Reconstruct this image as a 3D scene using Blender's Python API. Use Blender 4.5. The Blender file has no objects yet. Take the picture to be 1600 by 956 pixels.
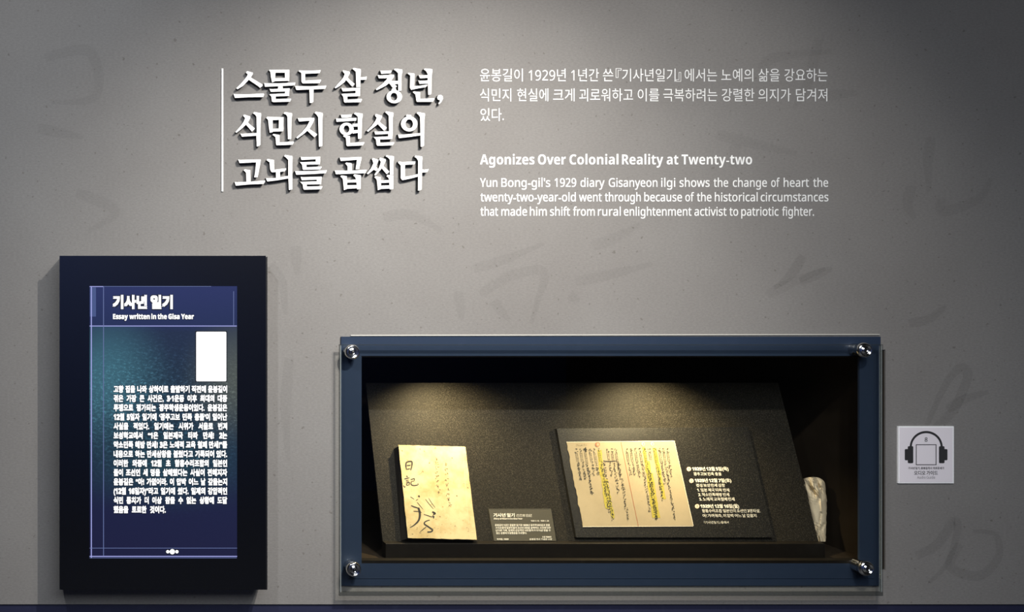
import bpy, bmesh, math, random
from mathutils import Vector

# ------------------------------------------------------------------ set-up
sc = bpy.context.scene
COL = sc.collection
K = 0.00113          # metres per wall pixel (1600x956 frame)
F = 1300.0           # focal length = distance to the wall, in pixels
CX, CY = 100.0, 420.0   # the point of the wall straight in front of the camera
EYE = 1.5
random.seed(7)

cam = bpy.data.cameras.new('camera')
co = bpy.data.objects.new('camera', cam)
COL.objects.link(co)
co.location = (0, -F * K, EYE)
co.rotation_euler = (math.radians(90), 0, 0)
cam.sensor_width = 36.0
cam.lens = F / 1600 * 36
cam.shift_x = (800 - CX) / 1600
cam.shift_y = (CY - 478) / 1600
cam.clip_start = 0.02
sc.camera = co

sc.view_settings.view_transform = 'Standard'
sc.view_settings.look = 'None'
sc.view_settings.exposure = 0.0
sc.view_settings.gamma = 1.0
sc.view_settings.use_curve_mapping = False

world = bpy.data.worlds.new('world')
sc.world = world
world.use_nodes = True
world.node_tree.nodes['Background'].inputs[0].default_value = (0.5, 0.6, 0.8, 1)
world.node_tree.nodes['Background'].inputs[1].default_value = 0.02


def P(px, py, d=0.0):
    """The point seen at pixel (px, py), d pixels behind the wall face (negative: in front)."""
    s = (F + d) / F
    return Vector(((px - CX) * s * K, d * K, EYE - (py - CY) * s * K))


def spot(name, px, py, d, tx, ty, td, power, colour, angle, blend, radius):
    # px, py here are true wall coordinates (no perspective)
    l = bpy.data.lights.new(name, 'SPOT')
    l.energy = power
    l.color = colour
    l.spot_size = math.radians(angle)
    l.spot_blend = blend
    l.shadow_soft_size = radius
    o = bpy.data.objects.new(name, l)
    COL.objects.link(o)
    a = Vector(((px - CX) * K, d * K, EYE - (py - CY) * K))
    b = Vector(((tx - CX) * K, td * K, EYE - (ty - CY) * K))
    o.location = a
    o.rotation_euler = (b - a).to_track_quat('-Z', 'Y').to_euler()
    return o


# ceiling track spots in front of the wall
spot('track_spot', 753, -360, -885, 578, 686, 0, 104, (1.0, 0.945, 0.87), 69, 1.0, 0.007)
spot('track_spot', -142, -360, -885, 105, 703, 0, 35, (0.93, 0.96, 1.0), 107, 1.0, 0.02)
spot('track_spot', 900, -360, -885, 900, 540, 0, 52, (1.0, 0.955, 0.90), 73, 1.0, 0.03)
# small lamps under the top of the showcase
spot('case_spot', 720, 572, 10, 732, 800, 48, 13, (1.0, 0.80, 0.45), 128, 1.0, 0.006)
spot('case_spot', 1085, 572, 10, 1070, 790, 52, 13, (1.0, 0.80, 0.45), 128, 1.0, 0.006)

area = bpy.data.lights.new('added_fill', 'AREA')  # unseen area light, added as an even fill for the room
area.energy = 70
area.size = 1.8
area.color = (0.88, 0.93, 1.0)
ao = bpy.data.objects.new('added_fill', area)
COL.objects.link(ao)
ao.location = (0.6, -2.4, 2.68)
# added unseen spot: lights the blue wall that the screen bezel mirrors
wash = bpy.data.lights.new('blue_reflection_spot', 'SPOT')
wash.energy = 170
wash.color = (0.55, 0.7, 1.0)
wash.spot_size = math.radians(70)
wash.spot_blend = 1.0
wash.shadow_soft_size = 0.05
wo = bpy.data.objects.new('blue_reflection_spot', wash)
COL.objects.link(wo)
wo.location = (-0.5, -3.1, 2.6)
wo.rotation_euler = (Vector((-0.1, -4.2, 1.55)) - wo.location).to_track_quat('-Z', 'Y').to_euler()

# ------------------------------------------------------------------ materials
def mat(name, colour, rough=0.6, metal=0.0, spec=0.5, emit=None, estr=1.0):
    m = bpy.data.materials.new(name)
    m.use_nodes = True
    b = m.node_tree.nodes['Principled BSDF']
    b.inputs['Base Color'].default_value = (*colour, 1)
    b.inputs['Roughness'].default_value = rough
    b.inputs['Metallic'].default_value = metal
    b.inputs['Specular IOR Level'].default_value = spec
    if emit:
        b.inputs['Emission Color'].default_value = (*emit, 1)
        b.inputs['Emission Strength'].default_value = estr
    return m


def nd(m, kind, **kw):
    n = m.node_tree.nodes.new(kind)
    for k, v in kw.items():
        if k.startswith('i_'):
            n.inputs[k[2:].replace('_', ' ')].default_value = v
        else:
            setattr(n, k, v)
    return n


def lk(m, a, b):
    m.node_tree.links.new(a, b)


def ramp(m, src, stops, interp='LINEAR'):
    r = nd(m, 'ShaderNodeValToRGB')
    r.color_ramp.interpolation = interp
    while len(r.color_ramp.elements) < len(stops):
        r.color_ramp.elements.new(0.5)
    for e, (p, c) in zip(r.color_ramp.elements, stops):
        e.position = p
        e.color = (*c, 1) if len(c) == 3 else c
    lk(m, src, r.inputs[0])
    return r.outputs[0]


def mix(m, fac, a, b, mode='MIX'):
    n = nd(m, 'ShaderNodeMix', data_type='RGBA', blend_type=mode)
    for s, v in ((0, fac), (6, a), (7, b)):
        if hasattr(v, 'node'):
            lk(m, v, n.inputs[s])
        else:
            n.inputs[s].default_value = v if s == 0 else (*v, 1)
    return n.outputs[2]


def speckled(name, colour, other, scale, rough, lo=0.55, hi=0.75, bump=0.0, spec=0.5, detail=2.0):
    m = mat(name, colour, rough, spec=spec)
    b = m.node_tree.nodes['Principled BSDF']
    tc = nd(m, 'ShaderNodeTexCoord')
    n = nd(m, 'ShaderNodeTexNoise', i_Scale=scale, i_Detail=detail)
    lk(m, tc.outputs['Object'], n.inputs['Vector'])
    c = ramp(m, n.outputs['Fac'], [(lo, colour), (hi, other)])
    lk(m, c, b.inputs['Base Color'])
    if bump:
        bp_ = nd(m, 'ShaderNodeBump', i_Strength=bump, i_Distance=0.001)
        lk(m, n.outputs['Fac'], bp_.inputs['Height'])
        lk(m, bp_.outputs['Normal'], b.inputs['Normal'])
    return m


def wall_material():
    m = mat('grey_plaster_paper', (0.3, 0.29, 0.28), 0.75, spec=0.25)
    b = m.node_tree.nodes['Principled BSDF']
    tc = nd(m, 'ShaderNodeTexCoord')
    big = nd(m, 'ShaderNodeTexNoise', i_Scale=2.2, i_Detail=5.0, i_Roughness=0.6)
    lk(m, tc.outputs['Object'], big.inputs['Vector'])
    base = ramp(m, big.outputs['Fac'], [(0.3, (0.186, 0.176, 0.166)), (0.7, (0.222, 0.214, 0.203))])
    mp = nd(m, 'ShaderNodeMapping')
    mp.inputs['Scale'].default_value = (1.0, 1.0, 2.2)
    lk(m, tc.outputs['Object'], mp.inputs['Vector'])
    fine = nd(m, 'ShaderNodeTexNoise', i_Scale=190.0, i_Detail=3.0, i_Roughness=0.7)
    lk(m, mp.outputs['Vector'], fine.inputs['Vector'])
    f2 = ramp(m, fine.outputs['Fac'], [(0.3, (0.86, 0.86, 0.86)), (0.7, (1.07, 1.07, 1.07))])
    c = mix(m, 1.0, base, f2, 'MULTIPLY')
    pits = nd(m, 'ShaderNodeTexNoise', i_Scale=120.0, i_Detail=1.0)
    lk(m, tc.outputs['Object'], pits.inputs['Vector'])
    p2 = ramp(m, pits.outputs['Fac'], [(0.70, (1, 1, 1)), (0.75, (0.74, 0.72, 0.70))])
    c = mix(m, 1.0, c, p2, 'MULTIPLY')
    lk(m, c, b.inputs['Base Color'])
    bu = nd(m, 'ShaderNodeBump', i_Strength=0.12, i_Distance=0.001)
    lk(m, fine.outputs['Fac'], bu.inputs['Height'])
    lk(m, bu.outputs['Normal'], b.inputs['Normal'])
    return m


def veil(name, colour, alpha):
    """a thin printed tint that lets the surface under it show"""
    m = bpy.data.materials.new(name)
    m.use_nodes = True
    b = m.node_tree.nodes['Principled BSDF']
    b.inputs['Base Color'].default_value = (*colour, 1)
    b.inputs['Roughness'].default_value = 0.8
    b.inputs['Alpha'].default_value = alpha
    return m


def glass_material():
    m = bpy.data.materials.new('clear_glass')
    m.use_nodes = True
    t = m.node_tree
    t.nodes.remove(t.nodes['Principled BSDF'])
    out = t.nodes['Material Output']
    tr = nd(m, 'ShaderNodeBsdfTransparent')
    tr.inputs[0].default_value = (0.95, 0.955, 0.94, 1)
    gl = nd(m, 'ShaderNodeBsdfGlossy')
    gl.inputs['Roughness'].default_value = 0.02
    lw = nd(m, 'ShaderNodeLayerWeight', i_Blend=0.5)
    pw = nd(m, 'ShaderNodeMath', operation='POWER')
    pw.inputs[1].default_value = 5.0
    lk(m, lw.outputs['Facing'], pw.inputs[0])
    fr = nd(m, 'ShaderNodeMath', operation='MULTIPLY_ADD')
    fr.inputs[1].default_value = 0.9
    fr.inputs[2].default_value = 0.025
    lk(m, pw.outputs[0], fr.inputs[0])
    ms = nd(m, 'ShaderNodeMixShader')
    lk(m, fr.outputs[0], ms.inputs[0])
    lk(m, tr.outputs[0], ms.inputs[1])
    lk(m, gl.outputs[0], ms.inputs[2])
    lk(m, ms.outputs[0], out.inputs['Surface'])
    return m


def screen_material():
    """the picture on the screen: navy page with a teal textured patch"""
    m = bpy.data.materials.new('lit_screen_page')
    m.use_nodes = True
    b = m.node_tree.nodes['Principled BSDF']
    b.inputs['Base Color'].default_value = (0.005, 0.006, 0.01, 1)
    b.inputs['Roughness'].default_value = 0.12
    tc = nd(m, 'ShaderNodeTexCoord')
    sep = nd(m, 'ShaderNodeSeparateXYZ')
    lk(m, tc.outputs['UV'], sep.inputs[0])
    u, v = sep.outputs[0], sep.outputs[1]
    navy = ramp(m, v, [(0.0, (0.0085, 0.009, 0.040)), (0.17, (0.0085, 0.0105, 0.044)), (0.35, (0.009, 0.019, 0.043)),
                       (0.6, (0.014, 0.034, 0.056)), (0.83, (0.014, 0.024, 0.055)), (0.86, (0.016, 0.025, 0.083)), (1.0, (0.022, 0.030, 0.110))])

    def blob(cu, cv, ru, rv, amp=1.0):
        mp = nd(m, 'ShaderNodeMapping', vector_type='TEXTURE')
        mp.inputs['Location'].default_value = (cu, cv, 0)
        mp.inputs['Scale'].default_value = (ru, rv, 1)
        lk(m, tc.outputs['UV'], mp.inputs['Vector'])
        g = nd(m, 'ShaderNodeTexGradient', gradient_type='SPHERICAL')
        lk(m, mp.outputs['Vector'], g.inputs['Vector'])
        r = nd(m, 'ShaderNodeMapRange', interpolation_type='SMOOTHSTEP')
        r.inputs['To Max'].default_value = amp
        lk(m, g.outputs['Fac'], r.inputs['Value'])
        return r.outputs[0]
    below = nd(m, 'ShaderNodeMath', operation='LESS_THAN')
    below.inputs[1].default_value = 0.853
    lk(m, v, below.inputs[0])

    def mul(a, c):
        n = nd(m, 'ShaderNodeMath', operation='MULTIPLY')
        lk(m, a, n.inputs[0])
        lk(m, c, n.inputs[1])
        return n.outputs[0]
    c = mix(m, mul(blob(0.12, 0.66, 0.50, 0.32), below.outputs[0]), navy, (0.045, 0.135, 0.180))
    c = mix(m, mul(blob(1.0, 0.66, 0.42, 0.30, 0.9), below.outputs[0]), c, (0.085, 0.098, 0.082))
    c = mix(m, mul(blob(0.5, 0.36, 0.75, 0.22, 0.8), below.outputs[0]), c, (0.018, 0.058, 0.080))
    # fine glinting grain
    mp = nd(m, 'ShaderNodeMapping')
    mp.inputs['Scale'].default_value = (70, 230, 1)
    mp.inputs['Rotation'].default_value = (0, 0, 0.35)
    lk(m, tc.outputs['UV'], mp.inputs['Vector'])
    n = nd(m, 'ShaderNodeTexNoise', i_Scale=0.55, i_Detail=3.0, i_Roughness=0.75)
    lk(m, mp.outputs['Vector'], n.inputs['Vector'])
    g = ramp(m, n.outputs['Fac'], [(0.36, (0.45, 0.45, 0.45)), (0.54, (1.0, 1.0, 1.0)), (0.66, (3.0, 3.1, 3.0))])
    grain = mix(m, mul(blob(0.5, 0.5, 0.9, 0.42), below.outputs[0]), (1, 1, 1), g)
    c = mix(m, 1.0, c, grain, 'MULTIPLY')
    lk(m, c, b.inputs['Emission Color'])
    b.inputs['Emission Strength'].default_value = 1.0
    return m


def paper_material(name, c1, c2, c3, scale=16.0):
    m = mat(name, c1, 0.8, spec=0.2)
    b = m.node_tree.nodes['Principled BSDF']
    tc = nd(m, 'ShaderNodeTexCoord')
    n = nd(m, 'ShaderNodeTexNoise', i_Scale=scale, i_Detail=6.0, i_Roughness=0.65)
    lk(m, tc.outputs['Object'], n.inputs['Vector'])
    c = ramp(m, n.outputs['Fac'], [(0.35, c2), (0.55, c1)])
    n2 = nd(m, 'ShaderNodeTexNoise', i_Scale=150.0, i_Detail=2.0)
    lk(m, tc.outputs['Object'], n2.inputs['Vector'])
    f = ramp(m, n2.outputs['Fac'], [(0.68, (1, 1, 1)), (0.78, c3)])
    c = mix(m, 1.0, c, f, 'MULTIPLY')
    lk(m, c, b.inputs['Base Color'])
    return m


M = {
    'wall': wall_material(),
    'dark_room': speckled('dark_room_paint', (0.022, 0.020, 0.018), (0.03, 0.027, 0.024), 3.0, 0.8),
    'far_wall': speckled('blue_reflector_wall', (0.045, 0.07, 0.19), (0.055, 0.08, 0.21), 3.0, 0.8),  # blue made up to give the screen bezel a navy reflection
    'floor': speckled('dark_floor_tile', (0.05, 0.048, 0.045), (0.07, 0.066, 0.06), 8.0, 0.5),
    'navy_base': speckled('navy_skirting_paint', (0.019, 0.021, 0.050), (0.024, 0.027, 0.058), 40.0, 0.45),
    'white': mat('white_letter_face', (0.86, 0.86, 0.84), 0.5),
    'letter': mat('raised_letter_white', (0.90, 0.90, 0.88), 0.45),
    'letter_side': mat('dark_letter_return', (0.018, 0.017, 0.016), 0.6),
    'vinyl': mat('white_vinyl', (0.84, 0.84, 0.82), 0.6),
    'bezel': mat('black_navy_bezel_glass', (0.0012, 0.0014, 0.0024), 0.2, spec=1.0),
    'housing': mat('black_metal_housing', (0.008, 0.008, 0.009), 0.4),
    'screen': screen_material(),
    'lit_white': mat('lit_white_text', (0, 0, 0), 0.4, emit=(1.0, 1.0, 1.0), estr=1.3),
    'lit_line': mat('lit_violet_line', (0, 0, 0), 0.4, emit=(0.36, 0.38, 0.78), estr=1.0),
    'lit_line_dim': mat('lit_dim_line', (0, 0, 0), 0.4, emit=(0.13, 0.17, 0.36), estr=1.0),
    'lit_block': mat('lit_blue_block', (0, 0, 0), 0.4, emit=(0.055, 0.085, 0.23), estr=1.0),
    'lit_edge': mat('lit_dark_outline', (0, 0, 0), 0.4, emit=(0.004, 0.006, 0.012), estr=1.0),
    'lit_grey': mat('lit_pale_grey', (0, 0, 0), 0.4, emit=(0.78, 0.79, 0.77), estr=1.0),
    'navy_frame': speckled('navy_powder_coat', (0.021, 0.0335, 0.061), (0.0235, 0.036, 0.065), 60.0, 0.45, spec=0.2),
    'liner': speckled('dark_brown_liner', (0.020, 0.015, 0.0105), (0.024, 0.018, 0.013), 20.0, 0.8, spec=0.05),
    'board': speckled('charcoal_grain_board', (0.0105, 0.0094, 0.0072), (0.033, 0.029, 0.0225), 560.0, 0.6, 0.46, 0.72, bump=0.22, spec=0.12),
    'ledge': speckled('dark_ledge_coat', (0.007, 0.0056, 0.0042), (0.010, 0.008, 0.006), 120.0, 0.5, spec=0.2),
    'panel': speckled('black_grain_panel', (0.0055, 0.005, 0.004), (0.026, 0.024, 0.0195), 560.0, 0.44, 0.5, 0.72, bump=0.3, spec=0.6),
    'card': speckled('olive_grey_card', (0.050, 0.045, 0.031), (0.056, 0.050, 0.036), 300.0, 0.5),
    'cover': paper_material('aged_cream_cover', (0.47, 0.385, 0.22), (0.33, 0.245, 0.11), (0.55, 0.45, 0.3)),
    'book_dark': mat('dark_book_block', (0.016, 0.012, 0.008), 0.8),
    'page': paper_material('tan_page_print', (0.30, 0.245, 0.155), (0.265, 0.215, 0.135), (0.92, 0.9, 0.85), 9.0),
    'page_edge': mat('pale_page_edge', (0.50, 0.44, 0.33), 0.7),
    'ink': mat('black_brush_ink', (0.014, 0.012, 0.009), 0.7),
    'ink_soft': mat('faded_brush_ink', (0.11, 0.082, 0.04), 0.8),
    'stitch': mat('pale_brown_thread', (0.50, 0.40, 0.24), 0.8),
    'highlight': mat('yellow_highlighter', (0.29, 0.24, 0.03), 0.7),
    'caption': mat('cream_caption_print', (0.58, 0.55, 0.47), 0.6),
    'badge': mat('orange_cream_badge', (0.70, 0.50, 0.36), 0.6),
    'badge_digit': mat('brown_badge_digit', (0.25, 0.09, 0.04), 0.6),
    'crumple': paper_material('crumpled_white_paper', (0.68, 0.57, 0.40), (0.62, 0.51, 0.35), (0.95, 0.95, 0.93), 12.0),
    'glass': glass_material(),
    'glass_edge': veil('dark_green_glass_edge', (0.010, 0.015, 0.015), 0.48),
    'glass_side': veil('dark_green_glass_side', (0.010, 0.016, 0.017), 0.35),
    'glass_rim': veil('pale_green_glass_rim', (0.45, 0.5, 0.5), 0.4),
    'chrome': mat('polished_steel', (0.72, 0.72, 0.72), 0.14, metal=1.0),
    'socket': mat('dark_socket_steel', (0.10, 0.10, 0.10), 0.25, metal=1.0),
    'bounce_light': mat('pale_bounce_light', (0.42, 0.41, 0.37), 0.5),  # pale colour standing in for light bounced onto the wall
    'sign': speckled('lilac_white_sign', (0.84, 0.79, 0.825), (0.87, 0.82, 0.855), 9.0, 0.5),
    'sign_edge': mat('white_sign_border', (0.95, 0.95, 0.95), 0.5),
    'sign_ink': mat('charcoal_sign_print', (0.030, 0.030, 0.032), 0.6),
    'sign_grey': mat('grey_sign_print', (0.22, 0.21, 0.22), 0.6),
    'ghost': veil('faint_brush_print', (0.05, 0.045, 0.04), 0.065),
    'ghost2': veil('fainter_brush_print', (0.05, 0.045, 0.04), 0.04),
}

# ------------------------------------------------------------------ object helpers
def tag(o, label=None, cat=None, group=None, kind=None):
    if label: o['label'] = label
    if cat: o['category'] = cat
    if group: o['group'] = group
    if kind: o['kind'] = kind
    return o


def thing(name, label, cat, loc, group=None):
    o = bpy.data.objects.new(name, None)
    o.empty_display_size = 0.05
    COL.objects.link(o)
    o.location = loc
    return tag(o, label, cat, group)


def origin_of(parent):
    v = Vector((0, 0, 0))
    while parent is not None:
        v += parent.location
        parent = parent.parent
    return v


def obj(name, bm, m, parent=None, smooth=False, loc=None):
    """world-space bmesh -> one mesh object whose own origin is at loc (or its parent's)"""
    base = origin_of(parent)
    me = bpy.data.meshes.new(name)
    if loc is None and parent is None:
        loc = sum((v.co for v in bm.verts), Vector()) / max(1, len(bm.verts))
    off = base if loc is None else Vector(loc)
    bmesh.ops.translate(bm, verts=bm.verts, vec=-off)
    bmesh.ops.recalc_face_normals(bm, faces=bm.faces)
    bm.to_mesh(me)
    bm.free()
    for mm in (m if isinstance(m, (list, tuple)) else [m]):
        me.materials.append(mm)
    if smooth:
        for p in me.polygons:
            p.use_smooth = True
    o = bpy.data.objects.new(name, me)
    COL.objects.link(o)
    if parent is not None:
        o.parent = parent
        o.location = off - base
    else:
        o.location = off
    return o


def quad_strip(bm, pts):
    """flat convex or concave polygon face"""
    vs = [bm.verts.new(p) for p in pts]
    return bm.faces.new(vs)


def prism(bm, poly, d0, d1, front=None):
    """polygon seen in pixels, at depth d0 (front), pulled straight back to depth d1"""
    fr = [P(x, y, d0) for x, y in poly]
    solid(bm, fr, Vector((0, (d1 - d0) * K, 0)))


def solid(bm, pts, vec):
    n = len(pts)
    a = [bm.verts.new(p) for p in pts]
    b = [bm.verts.new(Vector(p) + vec) for p in pts]
    bm.faces.new(a)
    bm.faces.new(list(reversed(b)))
    for i in range(n):
        j = (i + 1) % n
        bm.faces.new((a[j], a[i], b[i], b[j]))


def box(bm, lo, hi, bevel=0.0):
    ret = bmesh.ops.create_cube(bm, size=1.0)
    vs = ret['verts']
    for v in vs:
        v.co = Vector([lo[i] + (v.co[i] + 0.5) * (hi[i] - lo[i]) for i in range(3)])
    if bevel:
        es = list({e for v in vs for e in v.link_edges})
        bmesh.ops.bevel(bm, geom=es, offset=bevel, segments=2, affect='EDGES', profile=0.5)


def pxbox(bm, x0, y0, x1, y1, d0, d1, bevel=0.0):
    """box whose front face, at depth d0, is seen at these pixels"""
    a, b = P(x0, y1, d0), P(x1, y0, d0)
    box(bm, (a.x, d0 * K, a.z), (b.x, d1 * K, b.z), bevel)


def rect(x0, y0, x1, y1):
    return [(x0, y0), (x1, y0), (x1, y1), (x0, y1)]


# ------------------------------------------------------------------ lettering
_cache = {}
TYPE = bpy.data.scenes.new('typesetting')     # scratch scene for shaping letters, removed at the end


def glyphs(text):
    if text in _cache:
        return _cache[text]
    c = bpy.data.curves.new('lettering', 'FONT')
    c.body = text
    c.size = 1.0
    c.resolution_u = 3
    o = bpy.data.objects.new('lettering', c)
    TYPE.collection.objects.link(o)
    TYPE.view_layers[0].update()
    me = bpy.data.meshes.new_from_object(o.evaluated_get(TYPE.view_layers[0].depsgraph))
    vs = [(v.co.x, v.co.y) for v in me.vertices]
    fs = [tuple(p.vertices) for p in me.polygons]
    bpy.data.objects.remove(o)
    bpy.data.curves.remove(c)
    bpy.data.meshes.remove(me)
    xs = [v[0] for v in vs]
    ys = [v[1] for v in vs]
    _cache[text] = (vs, fs, (min(xs), max(xs), min(ys), max(ys)))
    return _cache[text]


def sans(s, bold=True):
    """plain Latin letters and digits in the upright sans alphabet of the built-in font"""
    out = []
    for ch in s:
        n = ord(ch)
        if 'A' <= ch <= 'Z': n = (0x1D5D4 if bold else 0x1D5A0) + n - 65
        elif 'a' <= ch <= 'z': n = (0x1D5EE if bold else 0x1D5BA) + n - 97
        elif '0' <= ch <= '9': n = (0x1D7EC if bold else 0x1D7E2) + n - 48
        out.append(chr(n))
    return ''.join(out)


def uni(s, bold=True):
    return ''.join(sans(c, bold) if c.isdigit() else c for c in s)


def put(bm, text, x0, x1, base, size, place, bold=0.0):
    """text from x0 to x1 (plane pixels), baseline at base, size = pixels per em; bold = stroke growth in em"""
    vs, fs, (a, b, lo, hi) = glyphs(text)
    w = b - a
    sx = (x1 - x0) / (w + bold)
    shifts = [(0, 0)] if not bold else [(0, 0), (bold, 0), (0, bold), (bold, bold), (bold / 2, bold / 2)]
    for k, (dx, dy) in enumerate(shifts):
        nv = [bm.verts.new(place(x0 + (x - a + dx) * sx, base - (y + dy - bold / 2) * size, k)) for x, y in vs]
        for f in fs:
            try:
                bm.faces.new([nv[i] for i in f])
            except ValueError:
                pass


def put_line(bm, text, x0, x1, base, size, place, bold=0.0, xs=None):
    """one justified line: words keep their natural width, the gaps share what is left.  xs: x scale relative to size"""
    words = text.split(' ')
    ws = []
    for w in words:
        g = glyphs(w)
        ws.append((g[2][1] - g[2][0] + bold))
    gap_nat = 0.26
    if xs is None:
        s = (x1 - x0) / (sum(ws) + gap_nat * (len(ws) - 1)) if len(ws) else 1
        gap = gap_nat * s
    else:
        s = size * xs
        gap = ((x1 - x0) - sum(ws) * s) / max(1, len(ws) - 1)
    x = x0
    for w, nw in zip(words, ws):
        put(bm, w, x, x + nw * s, base, size, place, bold)
        x += nw * s + gap


def on_plane(d):
    return lambda x, y, k=0: P(x, y, d - 0.02 * k)


# ------------------------------------------------------------------ the room
XL, XR, YF = -2.2, 3.4, -4.2          # side walls and the wall behind the viewer
CEIL = 2.75
OPEN = (565, 557, 1343, 880)          # showcase opening
LR = 30                               # the liner is a little wider than the opening on the right
oa, ob = P(OPEN[0], OPEN[3]), P(OPEN[2], OPEN[1])
BASE_Z = P(0, 944).z

bm = bmesh.new()
T = 0.34
box(bm, (XL, 0, BASE_Z), (oa.x - 0.012, T, CEIL))
box(bm, (ob.x + LR * K + 0.012, 0, BASE_Z), (XR, T, CEIL))
box(bm, (oa.x - 0.012, 0, ob.z + 0.012), (ob.x + LR * K + 0.012, T, CEIL))
box(bm, (oa.x - 0.012, 0, BASE_Z), (ob.x + LR * K + 0.012, T, oa.z - 0.012))
wall = tag(obj('wall_back', bm, M['wall'], loc=(0, 0, 0)), kind='structure')

bm = bmesh.new()
box(bm, (XL, 0.003, 0), (XR, T, BASE_Z - 0.0015))
tag(obj('trim_1', bm, M['navy_base'], loc=(0, 0, 0)), kind='structure')
bm = bmesh.new()
box(bm, (XL - 0.1, YF - 0.1, -0.1), (XR + 0.1, T, 0))
tag(obj('floor', bm, M['floor'], loc=(0, 0, 0)), kind='structure')
bm = bmesh.new()
box(bm, (XL - 0.1, YF - 0.1, CEIL), (XR + 0.1, T, CEIL + 0.1))
tag(obj('ceiling', bm, M['dark_room'], loc=(0, 0, CEIL)), kind='structure')
bm = bmesh.new()
box(bm, (XL - 0.1, YF - 0.1, 0), (XL, T, CEIL))
tag(obj('wall_left', bm, M['dark_room'], loc=(XL, 0, 0)), kind='structure')
bm = bmesh.new()
box(bm, (XR, YF - 0.1, 0), (XR + 0.1, T, CEIL))
tag(obj('wall_right', bm, M['dark_room'], loc=(XR, 0, 0)), kind='structure')
bm = bmesh.new()
box(bm, (XL, YF - 0.1, 0), (XR, YF, CEIL))
tag(obj('wall_front', bm, M['far_wall'], loc=(0, YF, 0)), kind='structure')


def stroke(bm, pts, w0, w1, place, seg=6):
    """a brush stroke through pts (plane coordinates), width w0 -> w1 with a swell in the middle"""
    pts = [Vector((x, y)) for x, y in pts]
    fine = []
    n = len(pts)
    for i in range(n - 1):
        p0, p1, p2, p3 = pts[max(i - 1, 0)], pts[i], pts[i + 1], pts[min(i + 2, n - 1)]
        for k in range(seg):
            t = k / seg
            fine.append(0.5 * ((2 * p1) + (p2 - p0) * t + (2 * p0 - 5 * p1 + 4 * p2 - p3) * t * t + (3 * p1 - p0 - 3 * p2 + p3) * t ** 3))
    fine.append(pts[-1])
    L, R = [], []
    m = len(fine)
    for i, p in enumerate(fine):
        t = (fine[min(i + 1, m - 1)] - fine[max(i - 1, 0)])
        if t.length < 1e-6:
            t = Vector((1, 0))
        t.normalize()
        nrm = Vector((-t.y, t.x))
        f = i / (m - 1)
        w = (w0 + (w1 - w0) * f) * (0.75 + 0.35 * math.sin(math.pi * min(1, f * 1.1)))
        L.append(bm.verts.new(place(*(p + nrm * w / 2))))
        R.append(bm.verts.new(place(*(p - nrm * w / 2))))
    for i in range(m - 1):
        bm.faces.new((L[i], L[i + 1], R[i + 1], R[i]))


# faint brush characters printed into the wall paper
gp = on_plane(-0.12)
ghosts = [
    ([[(1462, 668), (1490, 640), (1512, 588), (1500, 575), (1478, 600), (1450, 660), (1435, 700)],
      [(1480, 640), (1510, 622), (1545, 612)], [(1420, 505), (1452, 498), (1478, 478)]], 9, 'ghost'),
    ([[(1432, 868), (1465, 850), (1490, 815), (1496, 830), (1480, 880), (1452, 910)],
      [(1500, 850), (1485, 885), (1530, 900), (1560, 870), (1555, 835), (1520, 830)]], 9, 'ghost'),
    ([[(1455, 215), (1450, 250), (1452, 300)], [(1425, 290), (1418, 320), (1430, 342)],
      [(1470, 310), (1475, 330), (1530, 310), (1548, 280)]], 10, 'ghost2'),
    ([[(925, 385), (960, 372), (1000, 350)], [(900, 440), (950, 430), (1020, 412)], [(890, 460), (905, 470)],
      [(1200, 460), (1240, 440), (1290, 420)]], 10, 'ghost2'),
    ([[(1255, 400), (1235, 430), (1210, 450)], [(1250, 440), (1285, 425), (1300, 420)]], 9, 'ghost'),
    ([[(715, 455), (722, 500)], [(750, 460), (800, 430), (850, 425), (840, 470), (830, 505)], [(770, 470), (795, 500)],
      [(740, 420), (790, 405), (850, 380)]], 9, 'ghost2'),
    ([[(420, 415), (440, 440), (446, 490)], [(462, 385), (464, 430)], [(452, 560), (446, 640), (450, 720)]], 10, 'ghost2'),
    ([[(1120, 690 - 480), (1180, 225), (1245, 240)], [(1150, 225), (1145, 260)], [(1280, 60), (1262, 130), (1240, 170)]], 10, 'ghost2'),
    ([[(70, 90), (140, 80), (150, 150), (80, 160)], [(120, 300), (180, 330), (140, 360)], [(60, 200), (130, 215)]], 10, 'ghost2'),
    ([[(1190, 110), (1210, 90), (1300, 80)], [(1280, 150), (1340, 145)], [(600, 340), (640, 335), (690, 360)]], 10, 'ghost2'),
]
for g_i, (strokes, w, mk) in enumerate(ghosts):
    bm = bmesh.new()
    for q, s in enumerate(strokes):
        dd = -0.12 - 0.03 * q
        stroke(bm, s, w * 1.9, w * 0.9, lambda x, y, dd=dd: P(x, y, dd))
    tag(obj('faded_brush_print', bm, M[mk], wall), kind='structure')

# ------------------------------------------------------------------ raised heading letters
def EL(cx, cy, rx, ry, n=36):
    return [(cx + rx * math.cos(2 * math.pi * i / n), cy + ry * math.sin(2 * math.pi * i / n)) for i in range(n)]


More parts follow.
